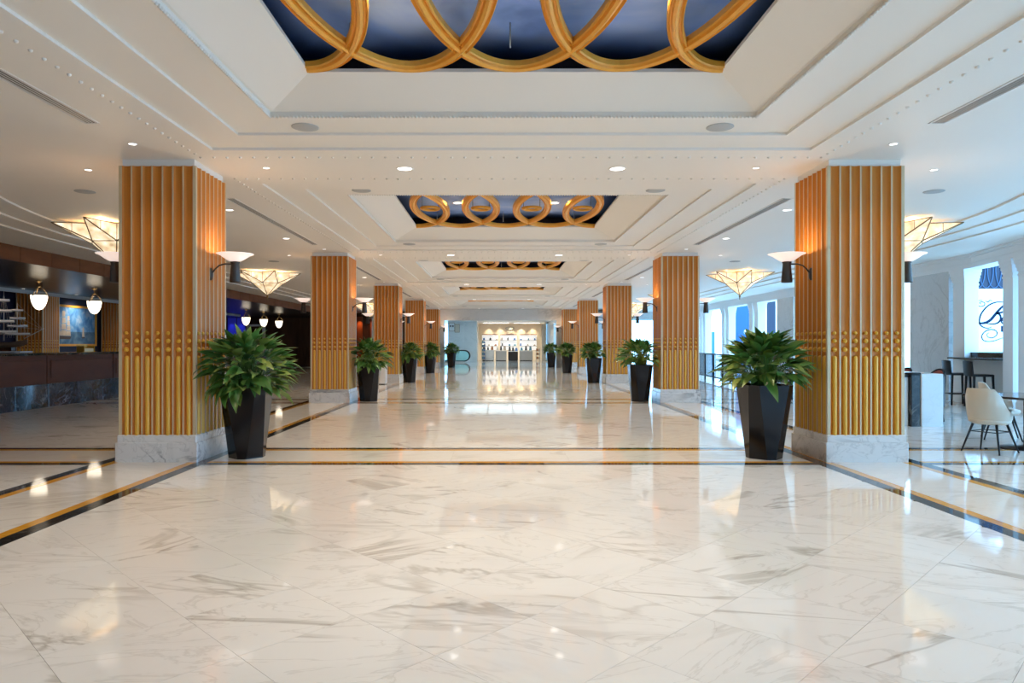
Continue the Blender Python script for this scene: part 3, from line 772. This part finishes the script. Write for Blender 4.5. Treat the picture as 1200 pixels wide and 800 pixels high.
# bar shelf and stools beneath the opening
bs = thing('bar_shelf', 'narrow black bar shelf along the low wall of the right colonnade', 'shelf', (12.05,17.2,0), -math.atan(.12))
MB().cbox(-.42,.02,-1.05,1.0,1.13,1.175,.01).build('shelf_top', M['table'], bs); MB().box(.02,.22,-1.15,1.0,0,1.13).build('low_wall', M['pale_marble'], bs)
MB().box(.02,.22,-1.15,1.0,1.175,1.30).build('black_upstand', M['table'], bs)
def stool(x, y, rz, label):
    t = thing('bar_stool', label, 'bar stool', (x,y,0), rz, 'black bar stools')
    legs = [(-.20,-.19),(-.20,.19),(.20,-.19),(.20,.19)]
    for lx, ly in legs:
        s = 1.12
        MB().loft([[(lx*s-.016,ly*s-.016,0),(lx*s+.016,ly*s-.016,0),(lx*s+.016,ly*s+.016,0),(lx*s-.016,ly*s+.016,0)],[(lx-.022,ly-.022,.74),(lx+.022,ly-.022,.74),(lx+.022,ly+.022,.74),(lx-.022,ly+.022,.74)]]).build('leg', M['black'], t)
    MB().cbox(-.22,.23,-.215,.215,.735,.79,.014).build('seat', M['black'], t)
    mb = MB(); rings = []
    for u in range(9):
        a = -1+u/4; yb = .215*a; xb = -.215-.03*(1-a*a); rings.append([(xb,yb,.76),(xb-.03,yb,1.11-.012*a*a),(xb-.055,yb,1.11-.012*a*a),(xb-.03,yb,.76)])
    mb.loft(rings).build('backrest', M['black'], t)
    for a0,a1 in (((.216,-.2,.27),(.216,.2,.27)),((-.216,-.2,.27),(-.216,.2,.27)),((-.21,-.205,.27),(.21,-.205,.27)),((-.21,.205,.27),(.21,.205,.27))):
        MB().tube([a0,a1], .013, 6).build('foot_rail', M['black'], t)
stool(11.50, 17.45, -.16, 'black bar stool at the wall shelf, farther of the two from the camera')
stool(11.50, 16.65, -.16, 'black bar stool at the wall shelf, nearer of the two to the camera')
# sign wall out beyond the colonnade
YS = 20.0
def sp(cx, cy, y=YS):                       # sign drawing units -> wall coordinates
    px, py = 1130+cx/6.67, 300+cy/6.67
    return ((px-584)/F*y, 1.5-(py-403.5)/F*y)
sg = thing('cafe_sign_panel', 'white backlit sign panel with dark blue script lettering beyond the colonnade', 'sign', (15.2,YS,0))
MB().box(-1.75,1.9,0,.12,1.28,3.10).build('panel', plain('sign_white',(.66,.70,.73),.5,emit=(.85,.95,1),es=.05), sg)
MB().box(-1.75,1.9,-.06,.14,1.10,1.28).build('black_ledge', M['table'], sg)
MB().box(-1.75,1.9,.0,.14,0,1.10).build('base_wall', M['pale_marble'], sg)
ink = plain('sign_ink',(.004,.018,.05),.5,spec=.1)
def stroke(mb, pts, w0, w1, wm=None):
    P = [Vector((sp(*p)[0]-15.2, sp(*p)[1])) for p in pts]; Q = []
    for i in range(len(P)-1):
        a, b, c, d = P[max(i-1,0)], P[i], P[i+1], P[min(i+2,len(P)-1)]
        for q in range(6):
            t = q/6; Q.append(.5*((2*b)+(c-a)*t+(2*a-5*b+4*c-d)*t*t+(3*b-a-3*c+d)*t**3))
    Q.append(P[-1]); k = YS/F/6.67/2*1.35; L = []; n = len(Q)
    for i, q in enumerate(Q):
        tt = Q[min(i+1,n-1)]-Q[max(i-1,0)]; tt.normalize(); nn = Vector((-tt.y, tt.x)); u = i/(n-1)
        w = (w0+(w1-w0)*u if wm is None else (w0+(wm-w0)*math.sin(PI*u)))*k
        L.append((q+nn*w, q-nn*w))
    for i in range(n-1):
        a, b, c, d = L[i][0], L[i][1], L[i+1][1], L[i+1][0]
        mb.quad((a.x,-.004,a.y),(b.x,-.004,b.y),(c.x,-.004,c.y),(d.x,-.004,d.y))
lt = MB()
stroke(lt, [(330,352),(300,358),(250,360),(200,378),(160,412),(130,455),(118,500),(124,535),(150,556),(185,563),(214,553)], 3, 5, 9)
stroke(lt, [(132,374),(118,366),(135,356),(158,366),(155,385),(130,393),(104,385),(94,366),(110,348),(140,345)], 3, 3, 5)
stroke(lt, [(165,350),(185,358),(200,345),(218,352)], 3, 3, 5)
stroke(lt, [(330,368),(300,392),(268,424),(238,460),(205,498),(165,520),(120,525),(90,523)], 6, 6, 16)
stroke(lt, [(330,372),(336,400),(318,425),(290,440),(250,447),(272,452),(284,476),(278,505),(255,524),(215,531),(165,524)], 4, 4, 12)
stroke(lt, [(290,505),(312,500),(322,488),(312,478),(296,490),(290,512),(305,527),(335,515)], 5, 3, 10)
stroke(lt, [(190,600),(176,612),(186,632),(218,638),(248,622),(256,598),(238,578),(196,574),(156,594),(136,626),(148,656),(184,667),(236,661),(290,642),(340,632)], 3, 3, 6)
stroke(lt, [(294,545),(294,592)], 11, 11)
lt.build('script_lettering', ink, sg)
lat = thing('lattice_screen', 'dark blue screen of overlapping oval wires above the white sign', 'screen', (15.2,YS,0))
MB().box(-1.75,1.9,.05,.12,3.105,4.1).build('backing', plain('navy_screen',(.006,.014,.04),.5), lat)
for i in range(16):
    c = -1.75+.115+i*.235
    for dz in (0,):
        MB().tube([(c+.2*math.cos(t*2*PI/24), .03, 3.635+.51*math.sin(t*2*PI/24)) for t in range(24)], .011, 5, closed=True).build('oval_wire', plain('blue_wire',(.04,.10,.20),.5) if i==0 else bpy.data.materials['blue_wire'], lat)
# street beyond the arcade
def panel_thing(name, label, cat, x, y, w, h_, m, lean=0):
    t = thing(name, label, cat, (x,y,0)); MB().box(-w/2,w/2,0,.15,0,h_).build('board', m, t); MB().box(-w/2-.05,-w/2+.05,-.03,.18,0,h_+.05).build('post', M['trim'], t); MB().box(w/2-.05,w/2+.05,-.03,.18,0,h_+.05).build('post', M['trim'], t); return t
panel_thing('hoarding', 'tall bright blue panel outside between the far pilasters', 'panel', 16.0, 45.7, 1.25, 4.05, plain('blue_board',(.006,.07,.22),.4))
panel_thing('hoarding', 'dark navy panel outside next to the marble pier', 'panel', 15.9, 40.6, .62, 5.2, plain('navy_board',(.004,.010,.035),.3))
panel_thing('hoarding', 'small blue and white panel outside beyond the farthest opening', 'panel', 15.2, 49.3, .3, 2.4, plain('pale_blue_board',(.05,.18,.35),.4))
lp = thing('street_lamp', 'globe street lamp standing in front of the tall blue panel', 'street lamp', (15.9,44.6,0))
MB().lathe([(.09,0),(.09,.15),(.035,.25),(.03,2.1),(.06,2.14)], 12).build('post', M['rod_dark'], lp); MB().sphere((0,0,2.30), .17, 14, 10).build('globe', M['trim'], lp)
# black balustrade of the terrace
A = Vector((7.95,18.9)); B = Vector((9.25,33.5)); L = (B-A).length
rl = thing('balustrade', 'black metal balustrade fencing the cafe terrace behind the right columns', 'balustrade', (A.x,A.y,0), math.atan2(B.y-A.y,B.x-A.x))
MB().box(0,L,-.03,.03,1.08,1.13).build('top_rail', M['black'], rl); MB().box(0,L,-.025,.025,.14,.19).build('bottom_rail', M['black'], rl)
bal = MB().box(-.010,.010,-.010,.010,.19,1.08).mesh('baluster', M['black']); pst = MB().box(-.03,.03,-.03,.03,0,1.08).mesh('post', M['black'])
n = int(L/.16)
for i in range(n+1):
    if i % 10 == 0: link('post', pst, rl, (L*i/n,0,0))
    else: link('baluster', bal, rl, (L*i/n,0,0))
# low marble partition with a black post
MB_ = MB().cbox(7.72,8.12,12.7,14.4,0,.955,.01)
pa = thing('partition_wall', 'low white marble partition end beside a black post', 'partition', (7.92,13.5,0))
MB().cbox(-.20,.20,-.8,.8,0,.965,.01).build('marble_block', M['pale_marble'], pa)
pb = thing('black_post', 'short square black marble post in the low partition', 'post', (7.63,12.82,0))
MB().cbox(-.085,.085,-.10,.10,0,.95,.01).build('shaft', M['black_stone'], pb); MB().cbox(-.092,.092,-.107,.107,.95,.985,.01).build('cap', M['black'], pb)
pc = thing('partition_wall', 'low white marble partition between the black post and the nearest right column', 'partition', (7.36,12.95,0))
MB().cbox(-.18,.18,-.15,.15,0,.90,.01).build('marble_block', M['pale_marble'], pc); MB().cbox(-.18,.18,-.16,.16,.90,.95,.01).build('black_coping', M['black'], pc)
def tub(x, y, rz, label):
    t = thing('tub_chair', label, 'chair', (x,y,0), rz, 'red tub chairs')
    def arc(r0, r1, z0, zt):
        rings = []
        for i in range(17):
            a = math.radians(75 + 210*i/16); c, s = math.cos(a), math.sin(a); zz = zt - .30*abs(i-8)**2/64
            rings.append([(r0*c,r0*s,z0),(r1*c,r1*s,z0),(r1*c,r1*s,zz),(r0*c,r0*s,zz)])
        return rings
    MB().loft(arc(.160,.19,.30,1.03)).build('shell', M['black'], t); MB().loft(arc(.130,.159,.32,.995)).build('back_cushion', M['red'], t)
    MB().lathe([(.001,.30),(.128,.30),(.128,.44),(.11,.47),(.001,.475)], 20).build('seat', M['red'], t)
    for i in range(4):
        a = PI/4+i*PI/2; MB().tube([(.13*math.cos(a),.13*math.sin(a),.30),(.17*math.cos(a),.17*math.sin(a),0)], [.018,.012], 6).build('leg', M['black'], t)
tub(8.50, 13.6, PI+.3, 'dark round-backed chair with red lining seen just over the low marble partition')
tub(8.28, 14.3, PI+.3, 'dark round-backed chair with red lining seen beside the nearest right column')
# cream shell chairs and table
def shell_chair(x, y, rz, label):
    t = thing('shell_chair', label, 'chair', (x,y,0), rz, 'cream cafe chairs')
    def surf(off):
        rows = []
        for i in range(13):
            a = math.radians(62+236*i/12); c, s = math.cos(a), math.sin(a); k = abs(i-6)/6
            q = min(1,max(0,(k-.30)/.50)); top = .895 - .36*q*q*(3-2*q)
            rx, ry = .255, .275
            rows.append([((rx-.045+off)*c-.0,(ry-.05+off)*s,.405),((rx-.01+off)*c,(ry-.01+off)*s,.47),((rx+.01+off)*c-.01,(ry+off)*s,.62),((rx+.02+off)*c-.035*(1-k),(ry+.005+off)*s,top)])
        return rows
    o_, i_ = surf(0), surf(-.032); rings = [o+list(reversed(i)) for o, i in zip(o_, i_)]
    MB().loft(rings, 0, True, True).build('shell', M['cream'], t)
    MB().lathe([(.001,.395),(.20,.395),(.245,.42),(.255,.455),(.225,.475),(.001,.48)], 24).build('seat', M['cream'], t)
    for sx in (-1,1):
        for sy in (-1,1):
            MB().tube([(.13*sx,.15*sy,.40),(.245*sx,.245*sy,0)], [.018,.010], 8).build('leg', M['black'], t)
    MB().tube([(-.165,-.175,.29),(.165,-.175,.29),(.165,.175,.29),(-.165,.175,.29)], .007, 6, closed=True).build('stretcher', M['black'], t)
shell_chair(6.86, 9.72, math.radians(28), 'cream shell chair with dark legs, nearest one at the cafe table')
shell_chair(7.98, 11.05, math.radians(-30), 'cream shell chair half hidden behind the dark cafe table')
tb = thing('cafe_table', 'dark square cafe table on a black disc pedestal at the right edge', 'table', (7.62,10.05,0), math.radians(14))
MB().cbox(-.55,.55,-.55,.55,.735,.765,.008).build('tabletop', M['table'], tb)
MB().lathe([(.001,0),(.33,0),(.33,.012),(.05,.035),(.035,.06),(.035,.70),(.12,.735),(.001,.735)], 28).build('pedestal', M['black'], tb)

# ------------------------------------------------------------------ far end: marble portal and shop
YP = 46.25
wb = struct(MB().box(-3.88,-3.60,YP,YP+.5,0,3.9).box(3.86,4.22,YP,YP+.5,0,3.9).box(-3.60,3.86,YP,YP+.5,3.10,3.9).build('wall_back', M['wall_marble']), 'grey marble portal at the far end of the hall')
struct(MB().box(-9,9,YP+.5,69,3.50,3.6).build('ceiling_lobby', M['trim']))
wm = struct(MB().box(-4.35,-1.85,60,60.2,0,3.5).box(-2.05,-1.85,60.2,62.8,0,3.5).build('wall_lobby', M['pale_marble']), 'pale marble wall beside the shop')
for x0,x1 in ((-4.35,-2.92),(-2.905,-1.85)):
    for z0,z1 in ((0.02,1.7),(1.71,3.48)): MB().box(x0,x1-.0,59.985,60.0,z0,z1).build('marble_slab', M['pale_marble'], wm)
struct(MB().box(-8.5,-8.3,YP+.5,69,0,3.5).build('wall_lobby_left', M['pale_marble']))
struct(MB().box(4.45,4.65,YP+.5,49.5,0,3.5).box(4.45,4.65,56,66,0,3.5).box(4.45,4.65,49.5,56,3.2,3.5).build('wall_lobby_right', M['pale_marble']))
names = ['near left','near middle','near right','far left','far middle','far right']
for k,(x,y) in enumerate(((-1.75,50),(.15,50),(2.05,50),(-1.75,55),(.15,55),(2.05,55),(-5.5,55))):
    t = thing('ceiling_light_panel', 'square lit panel in the lobby ceiling, %s one' % names[k] if k < 6 else 'square lit panel above the escalator', 'ceiling light', (x,y,3.5), 0, 'lobby light panels')
    MB().box(-.93,.93,-1.9,1.9,-.03,0).build('frame', M['white_metal'], t); MB().box(-.9,.9,-1.87,1.87,-.034,-.03).build('diffuser', plain('cool_diffuser',(.9,.9,.9),.5,emit=(.72,.92,1),es=1.15) if k==0 else bpy.data.materials['cool_diffuser'], t)
# escalator end
es = thing('escalator', 'glass escalator balustrade end with black rubber handrail loop', 'escalator', (-3.6,57.8,0))
hp = []
for i in range(13):
    a = -PI/2+PI*i/12; hp.append((.75+.46*math.cos(a),0,.56+.44*math.sin(a)))
gm, nt, b_ = new_mat('teal_glass'); b_.inputs['Base Color'].default_value=(.35,.75,.75,1); b_.inputs['Roughness'].default_value=.05; b_.inputs['Alpha'].default_value=.55
for y0 in (0,.9):
    MB().tube([(-2.8,y0,.12)]+[(x,y0,z) for x,_,z in hp]+[(-2.8,y0,1.0)], .045, 8).build('handrail', M['black'], es)
    MB().poly([(-2.8,y0,.16)]+[(x-.04,y0,z) for x,_,z in hp]+[(-2.8,y0,.97)]).build('glass_balustrade', gm, es)
MB().box(-2.8,.75,-.06,.96,0,.10).build('step_deck', M['vent'], es)
for k,(x,z,w,h_) in enumerate(((-4.0,3.0,.50,.72),(-3.55,2.9,.42,.72))):
    t = thing('framed_notice', ['white framed notice with two dark marks on the lobby wall','pale framed notice behind the white one on the lobby wall'][k], 'notice', (x,59.96-(.05 if k==0 else 0),z), 0, 'lobby notices')
    MB().box(-w/2,w/2,-.02,.02,-h_/2,h_/2).build('frame', M['brass'], t); MB().box(-w/2+.03,w/2-.03,-.026,-.02,-h_/2+.03,h_/2-.03).build('sheet', M['trim'] if k==0 else M['cream'], t)
    if k==0:
        for dx in (-.1,.1): MB().box(dx-.05,dx+.05,-.029,-.026,.0,.16).build('mark', M['black'], t)
# shop
XS0, XS1, YS1 = -1.85, 4.16, 62.8
ws = struct(MB().box(XS0-.12,XS0,YS1,67.1,0,3.5).box(XS1,XS1+.15,YS1,67.1,0,3.5).box(XS0,XS1,67,67.2,0,3.5).build('wall_shop', plain('shop_cream',(.78,.70,.56),.6)), 'cream shop interior')
MB().box(XS0-.12,XS0+.05,YS1-.05,YS1+.05,0,3.3).build('shop_post', M['cream'], ws); MB().box(XS1-.25,XS1+.1,YS1-.05,YS1+.05,0,3.3).build('shop_post', M['cream'], ws)
for i, x in enumerate((-.2,2.6)):
    t = thing('ceiling_light_strip', ['lit strip in the shop ceiling, left one','lit strip in the shop ceiling, right one'][i], 'ceiling light', (x,63.4,3.5), 0, 'shop light strips')
    MB().box(-1.2,1.2,-.12,.12,-.05,0).build('housing', M['white_metal'], t); MB().box(-1.15,1.15,-.10,.10,-.056,-.05).build('diffuser', plain('shop_diffuser',(.9,.9,.9),.5,emit=(1,.95,.85),es=10.) if i==0 else bpy.data.materials['shop_diffuser'], t)
for x in (-.9,.2,1.2,2.2,3.3): lamp('SPOT','shop_spot',None,(x,66.5,3.42),110,(1,.82,.55),.03,80,(.25,0,0))
lamp('SPOT','shop_spot',None,(1.2,64.6,3.45),420,(1,.93,.85),.1,160)
backl = plain('lit_shelf_back',(.9,.9,.9),.5,emit=(.95,.98,1),es=.5)
goods = [plain('goods_%d'%i, c, .5) for i, c in enumerate(((.5,.42,.33),(.06,.07,.08),(.12,.30,.40),(.6,.56,.5),(.45,.2,.08),(.1,.22,.5)))]
rs = random.Random(5)
for k, (x0,x1) in enumerate(((-1.55,-.05),(.2,1.75),(2.05,3.65))):
    nm = ('left','middle','right')[k]
    t = thing('wall_shelving', 'lit wall shelving in the shop, %s section' % nm, 'shelving', ((x0+x1)/2,66.9,0), 0, 'shop shelving sections'); w = (x1-x0)/2
    MB().box(-w,w,.02,.06,1.0,2.40).build('lit_back', backl, t)
    for z in (1.32,1.86,2.42): MB().box(-w,w,-.32,.02,z,z+.06).build('shelf_board', M['fascia_wood'] if z > 2.4 else M['vent'], t)
    for q in range(6):
        zz = 1.92 if q < 3 else 1.38; xx = (x0+x1)/2 - w*.8 + w*.8*(q%3) + rs.uniform(-.1,.1); ww, hh = rs.uniform(.07,.13), rs.uniform(.12,.24)
        b_t = thing('handbag', 'small bag on the %s shelf of the %s shop section, %s one' % ('upper' if q<3 else 'lower', nm, ('left','middle','right')[q%3]), 'bag', (xx,66.7,zz), 0, 'bags on the shop shelves')
        g = rs.choice(goods); MB().loft([[(-ww,-.06,0),(ww,-.06,0),(ww,.06,0),(-ww,.06,0)],[(-ww*.8,-.03,hh),(ww*.8,-.03,hh),(ww*.8,.03,hh),(-ww*.8,.03,hh)]]).build('body', g, b_t)
        MB().tube([(-ww*.4,0,hh),(-ww*.25,0,hh+.07),(ww*.25,0,hh+.07),(ww*.4,0,hh)], .008, 5).build('handle', g, b_t)
os_ = thing('oval_sign', 'grey oval sign on the cream shop wall', 'sign', (1.1,66.95,3.05))
ov = [(.43*math.cos(2*PI*i/28),.16*math.sin(2*PI*i/28)) for i in range(28)]
MB().loft([[(x,0,z) for x,z in ov],[(x,-.05,z) for x,z in ov]]).build('plate', plain('sign_grey',(.34,.36,.32),.4), os_)
ov2 = [(x*.82,z*.7) for x,z in ov]; MB().poly([(x,-.053,z) for x,z in ov2]).build('inner_oval', plain('sign_pale',(.62,.62,.55),.5), os_)
MB().box(-.3,.3,-.03,0,-.52,-.26).build('text_plate', plain('sign_text_grey',(.5,.47,.4),.5), os_)
for k, (x,w,h_,m) in enumerate(((-.95,.55,1.0,'pale_marble'),(.25,.5,.95,'vent'),(1.35,.45,.9,'table'),(2.55,.6,.95,'vent'))):
    t = thing('display_counter', 'shop display counter, %s from the left' % ('first','second','third','fourth')[k], 'counter', (x,64.2,0), 0, 'shop display counters')
    MB().box(-w,w,-.3,.3,.05,h_-.05).build('cabinet', M[m], t); MB().cbox(-w-.02,w+.02,-.32,.32,h_-.05,h_,.01).build('top', M['trim'], t); MB().box(-w+.04,w-.04,-.26,.26,0,.05).build('plinth', M['black'], t)
    for q in range(3):
        ww, hh = rs.uniform(.09,.14), rs.uniform(.2,.42); g = goods[1] if q==1 else rs.choice(goods)
        b_t = thing('handbag', 'bag displayed on the %s shop counter, %s one' % (('first','second','third','fourth')[k], ('left','middle','right')[q]), 'bag', (x-w*.68+w*.68*q,64.2,h_), 0, 'bags on the shop counters')
        MB().loft([[(-ww,-.08,0),(ww,-.08,0),(ww,.08,0),(-ww,.08,0)],[(-ww*.75,-.04,hh),(ww*.75,-.04,hh),(ww*.75,.04,hh),(-ww*.75,.04,hh)]]).build('body', g, b_t)
        MB().tube([(-ww*.4,0,hh),(-ww*.25,0,hh+.1),(ww*.25,0,hh+.1),(ww*.4,0,hh)], .010, 5).build('handle', g, b_t)
for k, (x, m_) in enumerate(((-1.35,2),(3.62,4))):
    t = thing('display_stand', ['tall teal display stand at the left end of the shop','tall brown display stand at the right end of the shop'][k], 'display stand', (x,63.6,0), 0, 'shop display stands')
    for sx in (-.17,.17):
        for sy in (-.15,.15): MB().box(sx-.015,sx+.015,sy-.015,sy+.015,0,1.75 if k==0 else 1.15).build('post', M['vent'], t)
    for q in range(5 if k==0 else 3):
        o = MB().box(-.17,.17,-.15,.15,.15+.36*q,.18+.36*q).build('shelf', M['vent'], t)
        MB().box(-.14,.0,-.1,.1,.18+.36*q,.40+.36*q).build('carton', goods[m_], o); MB().box(.01,.13,-.1,.1,.18+.36*q,.36+.36*q).build('carton', goods[5 if k==0 else 0], o)
